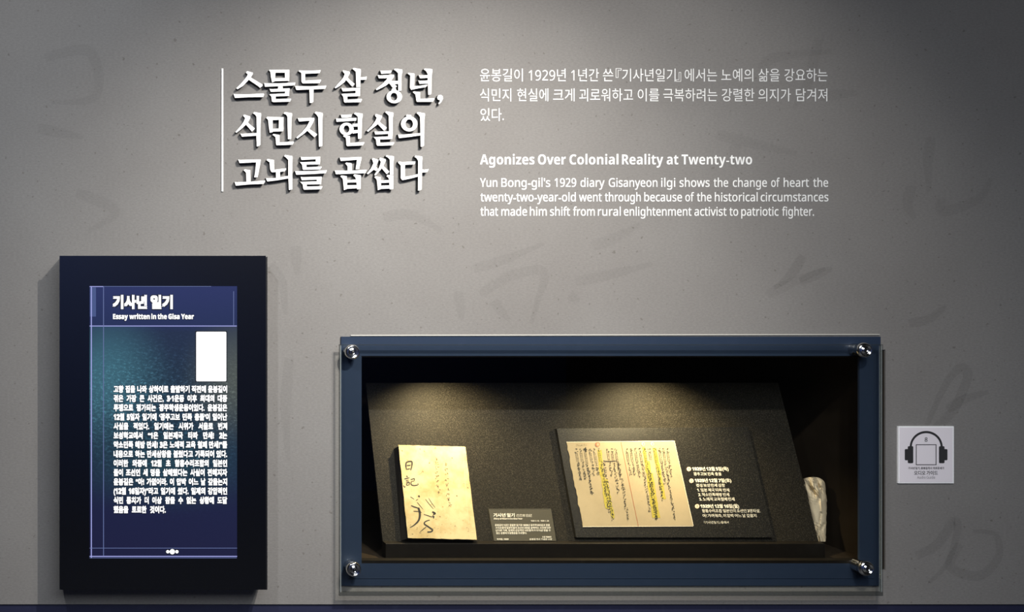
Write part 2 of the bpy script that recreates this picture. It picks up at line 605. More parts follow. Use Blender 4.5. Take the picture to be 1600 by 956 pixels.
A = (360, 100, 10.0)
B = (515, 100, 8.421)
C_ = (360, 168, 10.0)
D = (515, 168, 10.0)
E_ = (360, 236, 10.0)
F_ = (515, 236, 10.0)
letters = [
 ('스', A, [
  [(245,125),(265,110),(352,135),(350,160),(318,210),(270,265),(200,340),(110,395),(92,378),(170,300),(225,235),(262,185),(270,160),(248,140)],
  [(318,205),(345,225),(505,322),(500,345),(462,372),(440,350),(285,245)],
  [(48,465),(75,470),(280,472),(520,458),(528,475),(515,515),(280,518),(70,530)]]),
 ('물', A, [
  [(603,100),(612,88),(705,95),(700,215),(695,270),(652,288),(632,200),(625,125)],
  [(605,90),(920,88),(922,110),(900,134),(640,136)],
  [(850,100),(922,92),(920,265),(855,262)],
  [(690,222),(920,215),(920,262),(690,268)],
  [(525,295),(550,300),(760,302),(1015,288),(1008,332),(800,345),(540,355)],
  [(748,335),(812,335),(822,395),(745,395)],
  [(610,385),(640,392),(925,378),(922,400),(850,428),(632,435)],
  [(860,385),(925,380),(915,490),(850,490)],
  [(610,475),(635,470),(915,455),(920,498),(640,508)],
  [(612,478),(705,480),(710,545),(690,592),(650,588),(640,510)],
  [(650,560),(720,548),(945,540),(948,555),(930,588),(665,595)]]),
 ('두', A, [
  [(1065,112),(1072,98),(1168,105),(1170,255),(1160,300),(1125,300),(1110,270),(1108,140)],
  [(1070,100),(1250,105),(1412,95),(1395,142),(1165,152),(1110,140)],
  [(1112,265),(1180,258),(1415,245),(1415,262),(1392,300),(1130,302)],
  [(1010,345),(1040,345),(1260,348),(1500,338),(1480,388),(1290,395),(1030,405)],
  [(1235,390),(1300,390),(1295,590),(1275,605),(1240,608)]]),
 ('살', B, [
  [(172,90),(182,82),(262,100),(268,118),(240,175),(200,235),(130,290),(78,322),(68,308),(130,240),(180,180),(200,130),(180,108)],
  [(240,175),(262,205),(330,262),(322,275),(300,295),(285,285),(215,205)],
  [(300,65),(318,50),(410,68),(412,110),(405,170),(405,305),(352,305),(345,100),(325,82)],
  [(400,172),(430,175),(490,165),(485,205),(400,210)],
  [(155,315),(185,320),(405,312),(400,335),(340,350),(175,360)],
  [(345,318),(402,315),(398,420),(340,418)],
  [(155,395),(180,392),(398,382),(398,422),(185,428)],
  [(158,398),(232,400),(235,470),(215,500),(190,495),(180,430)],
  [(185,480),(250,468),(422,458),(425,470),(410,502),(200,506)]]),
 ('청', B, [
  [(668,85),(690,90),(808,85),(818,92),(800,120),(680,130)],
  [(632,145),(660,150),(790,143),(850,140),(850,160),(805,185),(650,188)],
  [(780,150),(850,142),(848,165),(800,235),(740,285),(620,345),(610,330),(690,265),(750,205)],
  [(768,240),(800,225),(870,282),(888,290),(860,318),(835,320),(800,270)],
  [(845,75),(858,60),(955,72),(958,100),(945,160),(945,350),(905,352),(900,120),(870,88)],
  [(808,220),(830,222),(910,222),(910,260),(835,268)],
  [(820,325),(870,320),(890,370),(810,370)],
  ('ring', 852, 430, 102, 86, 847, 430, 45, 52)]),
 ('년', B, [
  [(1025,125),(1035,115),(1115,125),(1120,135),(1112,285),(1100,330),(1070,335),(1058,310),(1062,150)],
  [(1065,310),(1110,292),(1200,285),(1282,268),(1285,282),(1265,305),(1190,315),(1075,340)],
  [(1240,72),(1252,57),(1350,68),(1352,90),(1342,180),(1340,385),(1328,402),(1298,405),(1290,130),(1268,90)],
  [(1172,145),(1195,150),(1300,145),(1300,182),(1190,188)],
  [(1165,215),(1190,220),(1300,215),(1300,255),(1185,262)],
  [(1095,370),(1110,360),(1190,370),(1190,450),(1180,495),(1145,490),(1130,400)],
  [(1140,470),(1190,458),(1380,450),(1378,465),(1355,497),(1150,497)]]),
 (',', B, [
  [(1415,440),(1430,412),(1465,405),(1490,425),(1492,460),(1470,500),(1440,528),(1430,520),(1450,490),(1450,475),(1425,468)]]),
 ('식', C_, [
  [(200,125),(215,108),(312,140),(312,160),(285,215),(230,280),(160,345),(92,395),(78,380),(150,300),(205,225),(230,165),(208,140)],
  [(270,225),(295,255),(382,325),(370,345),(335,375),(318,352),(245,270)],
  [(352,90),(372,68),(480,88),(482,120),(475,180),(470,395),(412,395),(408,140),(385,110)],
  [(155,405),(185,410),(470,394),(468,425),(410,440),(180,455)],
  [(405,405),(470,402),(470,580),(445,602),(412,608)]]),
 ('민', C_, [
  [(560,165),(575,145),(830,150),(830,175),(800,192),(600,196)],
  [(560,158),(600,150),(660,160),(662,300),(660,385),(615,392),(600,300),(590,195)],
  [(760,155),(832,150),(825,280),(832,330),(820,372),(755,370)],
  [(655,330),(830,325),(822,370),(655,375)],
  [(832,92),(852,70),(962,88),(965,115),(955,180),(950,490),(900,495),(890,140),(870,112)],
  [(658,425),(675,412),(768,430),(770,540),(755,582),(715,575),(705,460)],
  [(710,550),(770,545),(990,530),(992,545),(970,580),(720,590)]]),
 ('지', C_, [
  [(1050,165),(1080,168),(1250,160),(1308,165),(1312,185),(1240,205),(1075,218)],
  [(1240,165),(1310,160),(1312,185),(1290,240),(1240,325),(1160,400),(1045,485),(1030,468),(1120,385),(1190,300),(1235,220)],
  [(1225,320),(1250,345),(1355,415),(1350,430),(1310,465),(1200,360)],
  [(1315,85),(1332,65),(1440,82),(1445,110),(1438,180),(1435,600),(1405,608),(1385,612),(1372,150),(1345,108)]]),
 ('현', D, [
  [(175,110),(200,115),(345,108),(340,150),(190,160)],
  [(100,170),(130,172),(420,162),(415,205),(110,222)],
  ('ring', 265, 335, 110, 98, 265, 335, 45, 58),
  [(380,95),(398,78),(515,95),(518,120),(505,200),(500,470),(480,485),(445,490),(440,140),(410,115)],
  [(355,255),(450,250),(450,292),(370,300)],
  [(350,355),(450,350),(450,395),(360,405)],
  [(210,445),(225,432),(318,445),(320,555),(300,598),(265,590),(255,475)],
  [(262,570),(320,552),(540,540),(542,552),(520,590),(275,602)]]),
 ('실', D, [
  [(710,115),(722,98),(820,130),(818,150),(790,205),(740,270),(600,378),(582,365),(660,285),(715,210),(738,155),(715,135)],
  [(775,205),(800,240),(892,312),(885,330),(850,362),(755,260)],
  [(868,75),(885,58),(998,80),(998,110),(985,170),(985,375),(930,375),(925,130),(900,98)],
  [(700,372),(730,378),(985,368),(985,390),(920,410),(715,422)],
  [(918,375),(985,370),(980,490),(915,485)],
  [(690,462),(720,460),(980,450),(980,492),(725,500)],
  [(692,465),(785,470),(790,545),(770,590),(735,580),(725,500)],
  [(730,560),(795,550),(1008,540),(1010,552),(985,590),(745,596)]]),
 ('의', D, [
  [(1195,125),(1210,108),(1278,118),(1280,150),(1215,155)],
  ('ring', 1245, 255, 128, 118, 1245, 255, 58, 72),
  [(1360,90),(1378,70),(1490,90),(1492,115),(1482,180),(1478,590),(1455,610),(1425,612),(1415,150),(1390,112)],
  [(1070,420),(1110,425),(1250,415),(1425,398),(1425,432),(1280,455),(1085,478)]]),
 ('고', E_, [
  [(120,132),(150,138),(420,130),(470,130),(475,150),(400,175),(145,188)],
  [(405,140),(475,132),(470,180),(440,340),(425,410),(372,410),(385,340),(400,200)],
  [(205,300),(225,283),(312,298),(315,490),(250,490),(245,340),(225,315)],
  [(65,482),(100,486),(320,478),(540,458),(542,475),(520,512),(300,520),(85,540)]]),
 ('뇌', E_, [
  [(565,142),(580,122),(682,140),(685,290),(665,330),(635,320),(620,280),(612,175)],
  [(630,300),(690,290),(870,268),(872,285),(845,318),(650,332)],
  [(712,310),(775,310),(775,430),(712,430)],
  [(555,420),(590,426),(720,420),(912,385),(912,425),(740,455),(575,475)],
  [(838,80),(855,58),(968,78),(972,100),(968,200),(968,595),(945,602),(915,608),(905,400),(905,140),(870,100)]]),
 ('를', E_, [
  [(1098,88),(1130,95),(1405,88),(1400,110),(1335,128),(1110,138)],
  [(1335,92),(1402,90),(1402,165),(1398,205),(1335,200)],
  [(1085,172),(1110,175),(1400,162),(1398,208),(1130,212)],
  [(1088,175),(1185,185),(1190,250),(1165,292),(1130,285),(1120,215)],
  [(1125,260),(1190,252),(1425,242),(1425,255),(1400,288),(1140,292)],
  [(1010,312),(1040,315),(1270,312),(1510,298),(1490,345),(1280,358),(1030,370)],
  [(1098,402),(1130,408),(1425,400),(1420,425),(1350,445),(1115,455)],
  [(1352,405),(1425,402),(1418,515),(1350,515)],
  [(1090,480),(1120,480),(1420,470),(1418,518),(1140,522)],
  [(1092,482),(1190,490),(1195,555),(1175,600),(1140,590),(1130,522)],
  [(1135,570),(1200,555),(1435,548),(1436,562),(1415,596),(1150,602)]]),
 ('곱', F_, [
  [(158,100),(190,106),(450,92),(498,92),(500,110),(430,135),(175,155)],
  [(430,100),(500,95),(498,120),(470,240),(462,280),(408,285),(420,200),(428,140)],
  [(245,195),(262,178),(345,190),(350,315),(282,315),(280,235),(262,212)],
  [(80,305),(115,305),(320,308),(580,290),(560,345),(320,352),(100,362)],
  [(168,395),(185,380),(270,392),(275,590),(225,610),(212,480),(205,430)],
  [(370,385),(390,362),(490,378),(485,590),(430,598),(415,440),(395,400)],
  [(265,452),(425,445),(425,488),(268,492)],
  [(265,535),(425,530),(425,580),(265,588)]]),
 ('씹', F_, [
  [(660,125),(675,108),(765,135),(762,155),(730,230),(690,290),(600,362),(582,350),(645,275),(685,190),(670,145)],
  [(720,240),(745,262),(755,280),(728,312),(690,290)],
  [(775,118),(790,102),(875,128),(880,150),(845,220),(805,280),(725,375),(700,380),(705,360),(760,285),(795,200),(800,160),(780,140)],
  [(830,215),(855,245),(935,320),(915,345),(890,360),(872,335),(815,270)],
  [(875,82),(890,65),(1005,82),(1008,110),(998,170),(995,370),(945,370),(940,130),(912,100)],
  [(702,410),(718,392),(800,408),(805,590),(755,612),(742,480),(735,440)],
  [(890,395),(905,370),(998,380),(995,590),(940,600),(930,440),(915,410)],
  [(795,458),(940,452),(940,492),(798,498)],
  [(795,540),(940,535),(940,585),(795,590)]]),
 ('다', F_, [
  [(1070,180),(1082,162),(1178,178),(1180,385),(1165,440),(1130,450),(1112,420),(1112,225)],
  [(1075,165),(1110,172),(1340,162),(1335,195),(1320,208),(1170,215)],
  [(1125,410),(1180,400),(1290,382),(1390,355),(1390,395),(1280,425),(1140,455)],
  [(1325,90),(1342,68),(1448,85),(1452,110),(1445,200),(1440,595),(1415,612),(1382,615),(1385,150),(1358,110)],
  [(1440,285),(1480,290),(1550,280),(1525,330),(1440,335)]]),
]
rows = {'스물두살청년,': 'top', '식민지현실의': 'middle', '고뇌를곱씹다': 'bottom'}
LT = 7.5      # letter thickness in pixels (about 8 mm)
for ch, (ox, oy, s), polys in letters:
    row = next(v for k, v in rows.items() if ch in k)
    bm = bmesh.new()
    for q, poly in enumerate(polys):
        d0 = -LT - 0.03 * q
        if poly[0] == 'ring':
            _, cx, cy, rx, ry, ix, iy, irx, iry = poly
            n = 40
            o1 = [(ox + x / s, oy + y / s) for x, y in EL(cx, cy, rx, ry, n)]
            i1 = [(ox + x / s, oy + y / s) for x, y in EL(ix, iy, irx, iry, n)]
            v = [[bm.verts.new(P(x, y, d0)) for x, y in L] for L in (o1, i1)]
            back = Vector((0, -d0 * K, 0))
            w = [[bm.verts.new(p.co + back) for p in L] for L in v]
            for i in range(n):
                j = (i + 1) % n
                bm.faces.new((v[0][i], v[0][j], v[1][j], v[1][i]))
                bm.faces.new((v[0][j], v[0][i], w[0][i], w[0][j]))
                bm.faces.new((v[1][i], v[1][j], w[1][j], w[1][i]))
                bm.faces.new((w[0][j], w[0][i], w[1][i], w[1][j]))
        else:
            prism(bm, [(ox + x / s, oy + y / s) for x, y in poly], d0, 0)
    if ch == ',':
        nm, lab = 'heading_comma', 'raised white comma closing the top row of the large heading'
    else:
        nm = 'heading_letter'
        lab = f'raised white syllable {ch} in the {row} row of the large wall heading'
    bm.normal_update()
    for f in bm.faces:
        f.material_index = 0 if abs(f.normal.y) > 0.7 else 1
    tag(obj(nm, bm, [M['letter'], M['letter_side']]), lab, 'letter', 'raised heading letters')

bm = bmesh.new()
pxbox(bm, 346.4, 107, 349.0, 299, -2.2, 0)
tag(obj('heading_rule', bm, M['letter']), 'thin white upright line left of the large Korean heading', 'line')

# ------------------------------------------------------------------ flat wall lettering
wp = on_plane(-0.35)


def wall_words(parent, words, base, size, ox, scale, latin=False, bold=0.0):
    bm = bmesh.new()
    for w, a, b in words:
        put(bm, sans(w, latin == 'heavy') if latin else uni(w, False), ox + a / scale, ox + b / scale, base, size, wp, bold)
    return obj('text_line', bm, M['vinyl'], parent)


S2 = 2.7586
t = thing('wall_paragraph', 'three lines of thin white Korean text at upper right of the heading', 'wall text', P(750, 189))
wall_words(t, [('윤봉길이', 55, 240), ('1929년', 265, 425), ('1년간', 448, 568), ('쓴', 585, 630), ('『', 640, 665), ('기사년일기', 668, 898),
               ('』', 900, 922), ('에서는', 937, 1077), ('노예의', 1095, 1233), ('삶을', 1255, 1347), ('강요하는', 1367, 1553)], 125.6, 22.4, 730, S2)
wall_words(t, [('식민지', 55, 190), ('현실에', 215, 350), ('크게', 370, 463), ('괴로워하고', 483, 715), ('이를', 735, 828), ('극복하려는', 845, 1078),
               ('강렬한', 1097, 1238), ('의지가', 1255, 1395), ('담겨져', 1417, 1552)], 156.6, 22.4, 730, S2)
wall_words(t, [('있다.', 57, 158)], 187.4, 22.4, 730, S2)

t = thing('wall_subtitle', 'bold white English title line above the English paragraph', 'wall text', P(750, 261))
wall_words(t, [('Agonizes', 55, 290), ('Over', 305, 425), ('Colonial', 441, 652), ('Reality', 667, 845), ('at', 860, 910), ('Twenty-two', 924, 1228)],
           256.8, 21.6, 730, S2, latin='heavy')

t = thing('wall_caption', 'three line white English paragraph below the bold English title', 'wall text', P(750, 341))
wall_words(t, [('Yun', 55, 130), ("Bong-gil's", 147, 358), ('1929', 377, 470), ('diary', 488, 592), ('Gisanyeon', 610, 820), ('ilgi', 836, 897),
               ('shows', 915, 1045), ('the', 1062, 1125), ('change', 1145, 1292), ('of', 1310, 1347), ('heart', 1364, 1473), ('the', 1491, 1556)],
           291.8, 18.6, 730, S2, latin=True, bold=0.02)
wall_words(t, [('twenty-two-year-old', 57, 468), ('went', 482, 580), ('through', 593, 748), ('because', 763, 926), ('of', 940, 978), ('the', 990, 1053),
               ('historical', 1067, 1252), ('circumstances', 1265, 1557)], 314.4, 18.6, 730, S2, latin=True, bold=0.02)
wall_words(t, [('that', 57, 133), ('made', 147, 258), ('him', 270, 343), ('shift', 357, 443), ('from', 456, 550), ('rural', 563, 662),
               ('enlightenment', 675, 967), ('activist', 979, 1118), ('to', 1130, 1168), ('patriotic', 1181, 1342), ('fighter.', 1357, 1495)],
           336.9, 18.6, 730, S2, latin=True, bold=0.02)

# ------------------------------------------------------------------ information screen
TD = -44.0
scr = thing('information_screen', 'tall black-framed information screen on the wall left of the showcase, lit navy page', 'screen', P(255, 921, -20))
bm = bmesh.new()
pxbox(bm, 95, 400.5, 418, 921.5, TD + 3, 0, 0.0008)
obj('housing', bm, M['housing'], scr)
bm = bmesh.new()
# one glass front with the display window left open
x0, y0, x1, y1 = 93, 399.5, 415.5, 921
w0, w1, h0, h1 = 140, 370.5, 447, 872.5
for r in ((x0, y0, x1, h0), (x0, h1, x1, y1), (x0, h0, w0, h1), (w1, h0, x1, h1)):
    pxbox(bm, *r, TD, TD + 3)
obj('bezel', bm, M['bezel'], scr)
bm = bmesh.new()
pts = [P(*p, TD + 0.4) for p in ((w0, h1), (w1, h1), (w1, h0), (w0, h0))]
f = quad_strip(bm, pts)
uvl = bm.loops.layers.uv.new('page')
for l, uvc in zip(f.loops, ((0, 0), (1, 0), (1, 1), (0, 1))):
    l[uvl].uv = uvc
ext = bmesh.ops.extrude_face_region(bm, geom=[f])
bmesh.ops.translate(bm, verts=[g for g in ext['geom'] if isinstance(g, bmesh.types.BMVert)], vec=(0, 2.2 * K, 0))
display = obj('display', bm, M['screen'], scr)


def lines_px(name, rects, mk, d, parent):
    bm = bmesh.new()
    for r in rects:
        quad_strip(bm, [P(x, y, d) for x, y in rect(*r)])
    return obj(name, bm, M[mk], parent)


ld = TD + 0.1
lines_px('corner_block', [(140.5, 449, 150, 494.5)], 'lit_block', ld + 0.1, display)
lines_px('page_rule', [(140, 446.6, 162, 448.2), (140, 508.6, 370, 509.9), (142, 448, 143.5, 872), (140, 868.4, 370.5, 869.8)], 'lit_line', ld, display)
lines_px('thin_rule', [(162, 446.8, 330, 447.7), (161.2, 447, 162.3, 868), (140, 855.8, 370.5, 856.6), (364.6, 455, 365.5, 508), (140, 871, 370, 871.8)], 'lit_line_dim', ld - 0.03, display)
# thumbnail of the diary: white page with a dark outline
bm = bmesh.new()
for (a, b, c, d, dep) in ((305.0, 516.8, 354.8, 596.6, ld),):
    quad_strip(bm, [P(x, y, dep) for x, y in rect(a, b, c, d)])
obj('thumbnail_outline', bm, M['lit_edge'], display)
bm = bmesh.new()
r_ = 1.6
px0, py0, px1, py1 = 306.6, 518.2, 353.6, 595.6
pts = []
for cx, cy, a0 in ((px1 - r_, py0 + r_, -90), (px1 - r_, py1 - r_, 0), (px0 + r_, py1 - r_, 90), (px0 + r_, py0 + r_, 180)):
    for k in range(5):
        a = math.radians(a0 + k * 22.5)
        pts.append((cx + r_ * math.cos(a), cy + r_ * math.sin(a)))
quad_strip(bm, [P(x, y, ld - 0.05) for x, y in pts])
thumb = obj('diary_thumbnail', bm, M['lit_white'], display)
tp = on_plane(ld - 0.1)
for ch, x, y in (('日', 312, 540), ('記', 312, 552)):
    bm = bmesh.new()
    put(bm, ch, x, x + 4.5, y, 5.5, tp)
    obj('thumbnail_character', bm, M['lit_grey'], display)
bm = bmesh.new()
stroke(bm, [(316, 575), (318, 582), (315, 588)], 0.7, 0.4, tp)
obj('thumbnail_flourish', bm, M['lit_grey'], display)

sp = on_plane(ld - 0.06)


def outlined(text, x0, x1, base, size, parent, name, bold, xs=None, halo=0.9, latin=False):
    """white lit text with a dark outline, as shown on the screen"""
    bm = bmesh.new()
    put_line(bm, text, x0 - 0.6, x1 + 0.6, base + 0.3, size, on_plane(ld - 0.03), bold + 0.14, xs)
    obj(name + '_outline', bm, M['lit_edge'], parent)
    bm = bmesh.new()
    put_line(bm, text, x0, x1, base, size, on_plane(ld - 0.2), bold, xs)
    return obj(name, bm, M['lit_white'], parent)


outlined('기사년 일기', 176, 270, 480.0, 22.0, display, 'screen_title', 0.11)
outlined(sans('Essay written in the Gisa Year'), 176.5, 303, 498.2, 10.6, display, 'screen_subtitle', 0.05)
body = ['고향 집을 나와 상하이로 출발하기 직전에 윤봉길이', '겪은 가장 큰 사건은, 3·1운동 이후 최대의 대중', '투쟁으로 평가되는 광주학생운동이었다. 윤봉길은',
        '12월 5일자 일기에 ‘광주고보 민족 충돌’이 일어난', '사실을 적었다. 일기에는 시위가 서울로 번져', '보성학교에서 “1은 일본제국 타파 만세! 2는',
        '약소민족 해방 만세! 3은 노예적 교육 철폐 만세!”를', '내용으로 하는 만세삼창을 불렀다고 기록되어 있다.', '이러한 와중에 12월 초 함흥수리조합의 일본인',
        '들이 조선인 세 명을 살해했다는 사실이 전해지자', '윤봉길은 “아! 가엾어라. 이 압박 어느 날 갚을는지', '(12월 16일자)”라고 일기에 썼다. 일제의 강압적인',
        '식민 통치가 더 이상 참을 수 없는 상황에 도달', '했음을 토로한 것이다.']


for i, s in enumerate(body):
    s = uni(s)
    x1 = 355.0 if i < 13 else 259.0
    tw = 177.5
    put_w = None
    outlined(s, tw, x1, 612.2 + 14.47 * i, 11.6, display, 'screen_text_line', 0.095, 0.72)
for cx, r in ((262.2, 2.6), (269.2, 4.1), (276.4, 2.6)):
    bm = bmesh.new()
    quad_strip(bm, [P(x, y, ld - 0.06) for x, y in EL(cx, 861.8, r + 1.1, r + 1.1, 24)])
    obj('page_dot_outline', bm, M['lit_edge'], display)
    bm = bmesh.new()
    quad_strip(bm, [P(x, y, ld - 0.12) for x, y in EL(cx, 861.8, r, r, 24)])
    obj('page_dot', bm, M['lit_white'], display)

# ------------------------------------------------------------------ showcase
case = thing('display_case', 'navy framed showcase sunk in the wall with a bolted glass front', 'display case', P(955, 880, 60))
FD = -3.0
bm = bmesh.new()
fo = (533, 526, 1376, 915)
for r in ((fo[0], fo[1], fo[2], OPEN[1]), (fo[0], OPEN[3], fo[2], fo[3]), (fo[0], OPEN[1], OPEN[0], OPEN[3]), (OPEN[2], OPEN[1], fo[2], OPEN[3])):
    pxbox(bm, *r, FD, 0)
fr = obj('frame', bm, M['navy_frame'], case)
bm = bmesh.new()
pxbox(bm, 545, 902.6, 1366, 903.6, FD - 0.8, FD)
obj('frame_seam', bm, M['navy_frame'], case)
bm = bmesh.new()
pxbox(bm, OPEN[0], 875.5, OPEN[2], 880, FD, 8)
pxbox(bm, OPEN[0], 556.0, OPEN[2], 557.6, FD, 8)
obj('inner_lip', bm, M['ledge'], case)
# liner: five dark sheets with their own thickness
bm = bmesh.new()
lx0, lx1 = oa.x, ob.x + LR * K
lz0, lz1 = oa.z, ob.z
BD = 230 * K
tt = 0.01
box(bm, (lx0 - tt, 0.0005, lz0 - tt), (lx1 + tt, BD, lz0))
box(bm, (lx0 - tt, 0.0005, lz1), (lx1 + tt, BD, lz1 + tt))
box(bm, (lx0 - tt, 0.0005, lz0), (lx0, BD, lz1))
box(bm, (lx1, 0.0005, lz0), (lx1 + tt, BD, lz1))
box(bm, (lx0 - tt, BD, lz0 - tt), (lx1 + tt, BD + tt, lz1 + tt))
obj('liner', bm, M['liner'], case)
GD0, GD1 = -16.5, -13.0
bm = bmesh.new()
pxbox(bm, 533, 539.5, 1377, 925, GD0, GD1)
pane = obj('glass_pane', bm, M['glass'], case)
bm = bmesh.new()
pxbox(bm, 530.4, 538.0, 1379.8, 539.6, GD0, GD1)
pxbox(bm, 530.4, 539.6, 531.9, 925.0, GD0, GD1)
pxbox(bm, 1378.0, 539.6, 1379.8, 925.0, GD0, GD1)
obj('side_edge', bm, M['glass_side'], pane)
bm = bmesh.new()
pxbox(bm, 530.4, 925.0, 1379.8, 931.0, GD0, GD1)
obj('bottom_edge', bm, M['glass_edge'], pane)
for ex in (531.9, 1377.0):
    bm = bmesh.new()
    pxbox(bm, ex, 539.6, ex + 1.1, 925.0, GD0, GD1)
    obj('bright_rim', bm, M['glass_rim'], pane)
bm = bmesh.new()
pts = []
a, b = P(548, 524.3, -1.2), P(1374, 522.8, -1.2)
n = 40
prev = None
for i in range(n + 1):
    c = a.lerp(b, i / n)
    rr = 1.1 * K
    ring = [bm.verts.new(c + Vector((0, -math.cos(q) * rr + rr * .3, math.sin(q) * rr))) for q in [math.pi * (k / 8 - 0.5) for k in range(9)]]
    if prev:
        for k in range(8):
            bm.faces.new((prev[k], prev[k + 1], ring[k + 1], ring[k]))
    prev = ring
obj('bounce_light_bead', bm, M['bounce_light'], case, smooth=True)  # bead shaped in place of the light bounced up off the frame top


def lathe(bm, cx, cy, prof, n=40):
    """rings around an axis square to the wall; prof = (radius px, depth px) from the back to the tip.  true wall pixels"""
    rings = []
    for r, d in prof:
        if r < 1e-4:
            rings.append([bm.verts.new((cx, d * K, cy))])
        else:
            rings.append([bm.verts.new((cx + r * K * math.cos(2 * math.pi * i / n), d * K, cy + r * K * math.sin(2 * math.pi * i / n))) for i in range(n)])
    for a, b in zip(rings, rings[1:]):
        for i in range(n):
            j = (i + 1) % n
            if len(a) == 1 and len(b) == 1:
                continue
            if len(b) == 1:
                bm.faces.new((a[i], a[j], b[0]))
            elif len(a) == 1:
                bm.faces.new((a[0], b[j], b[i]))
            else:
                bm.faces.new((a[i], a[j], b[j], b[i]))


for cx, cy in ((552.6, 550.3), (1356.2, 547.5), (554.8, 891.5), (1359.0, 890.0)):
    c = P(cx, cy, -26)
    h = obj_parent = None
    bm = bmesh.new()
    lathe(bm, c.x, c.z, [(9.5, FD), (9.5, GD1), (9.5, GD0), (11.2, GD0), (11.6, GD0 - 2.5), (11.2, GD0 - 4.5), (9.6, GD0 - 6.6), (8.6, GD0 - 6.9),
                         (7.6, GD0 - 6.0), (6.8, GD0 - 4.6), (6.0, GD0 - 4.4), (5.0, GD0 - 6.8), (4.0, GD0 - 7.4), (2.4, GD0 - 7.6), (2.2, GD0 - 5.0), (0, GD0 - 5.0)])
    st = obj('standoff_bolt', bm, M['chrome'], case, smooth=True)
    bm = bmesh.new()
    lathe(bm, c.x, c.z, [(2.0, GD0 - 5.1), (2.0, GD0 - 6.6), (1.2, GD0 - 6.9), (0, GD0 - 6.6)], 6)
    obj('hex_socket', bm, M['socket'], st)

# ------------------------------------------------------------------ slanted stand inside the case
TOP_D, BOT_D = 105.0, 30.0
XB0, XB1 = 509.5, 1206.0            # true x of the board edges
ZT = (598 - CY) * (F + TOP_D) / F   # true drop below the eye line, in pixels
ZB = (845.2 - CY) * (F + BOT_D) / F
SL = math.hypot(ZB - ZT, TOP_D - BOT_D)
NRM = Vector((0, -(ZB - ZT) / SL, (TOP_D - BOT_D) / SL))       # out of the board, towards the viewer and up
def bp(px, py, off=0.0):
    """point on the board plane (raised by off pixels along its normal) seen at this pixel"""
    # ray: (px-CX, F, py-CY) * t from the eye; plane: depth = BOT_D + g*(ZB - z) shifted by the normal
    g = (TOP_D - BOT_D) / (ZB - ZT)
    shift = off * math.sqrt(1 + g * g)
    # F*t - F = BOT_D - shift + g*(ZB - (py-CY)*t)
    t = (F + BOT_D - shift + g * ZB) / (F + g * (py - CY))
    return Vector(((px - CX) * t * K, (F * t - F) * K, EYE - (py - CY) * t * K))


def bsolid(bm, poly, off, thick):
    solid(bm, [bp(x, y, off) for x, y in poly], -NRM * thick * K)


def bplane(off):
    return lambda x, y, k=0: bp(x, y, off + 0.02 * k)


stand = thing('display_stand', 'charcoal slanted display board with a bottom ledge inside the showcase', 'display stand', ((XB0 + XB1) / 2 * K, BOT_D * K, EYE - ZB * K))
bm = bmesh.new()
ptsb = [Vector((XB0 * K, TOP_D * K, EYE - ZT * K)), Vector((XB1 * K, TOP_D * K, EYE - ZT * K)),
        Vector((XB1 * K, BOT_D * K, EYE - ZB * K)), Vector((XB0 * K, BOT_D * K, EYE - ZB * K))]
solid(bm, ptsb, -NRM * 5 * K)
obj('slanted_board', bm, M['board'], stand)
bm = bmesh.new()
lzt = EYE - ZB * K
lzb = EYE - (872.5 - CY) * (F + 18) / F * K
box(bm, (XB0 * K, 18 * K, lzb), (XB1 * K, 33 * K, lzt), 0.0009)
obj('ledge', bm, M['ledge'], stand)
bm = bmesh.new()
box(bm, ((XB0 + 14) * K, 22 * K, lz0 + 0.0006), ((XB1 - 14) * K, 40 * K, lzb))
obj('plinth_foot', bm, M['ledge'], stand)

# ------------------------------------------------------------------ old diary on the left
dia = thing('diary', 'old cream stitched diary with brush title leaning at the left of the board', 'book', bp(690, 842, 2))
DN = 16.0
fc = [(622.5, 695), (727.2, 697.8), (745.0, 843.0), (637.4, 840.2)]
bm = bmesh.new()
back = [bp(615.5, 701, 0.2), bp(721, 701, 0.2), bp(740, 844.4, 0.2), bp(626.5, 844.4, 0.2)]
front = [bp(x, y, DN - 1.5) for x, y in ((623.2, 696.5), (726.5, 699), (744.0, 843.6), (638, 841))]
va = [bm.verts.new(p) for p in front]
vb = [bm.verts.new(p) for p in back]
bm.faces.new(va)
bm.faces.new(vb[::-1])
for i in range(4):
    j = (i + 1) % 4
    bm.faces.new((va[j], va[i], vb[i], vb[j]))
obj('book_block', bm, M['book_dark'], dia)
# the cover has a slightly worn outline
bm = bmesh.new()
rnd = random.Random(3)
outl = []
for i in range(4):
    p, q = fc[i], fc[(i + 1) % 4]
    for k in range(14):
        f_ = k / 14
        j = 0.0 if k == 0 else 0.35
        outl.append((p[0] + (q[0] - p[0]) * f_ + rnd.uniform(-j, j), p[1] + (q[1] - p[1]) * f_ + rnd.uniform(-j, j)))
bsolid(bm, outl, DN, 1.4)
cover_bm = bm
CS = 5.3125


def cp(off):
    return lambda x, y, k=0: bp(600 + x / CS, 680 + y / CS, off + 0.02 * k)


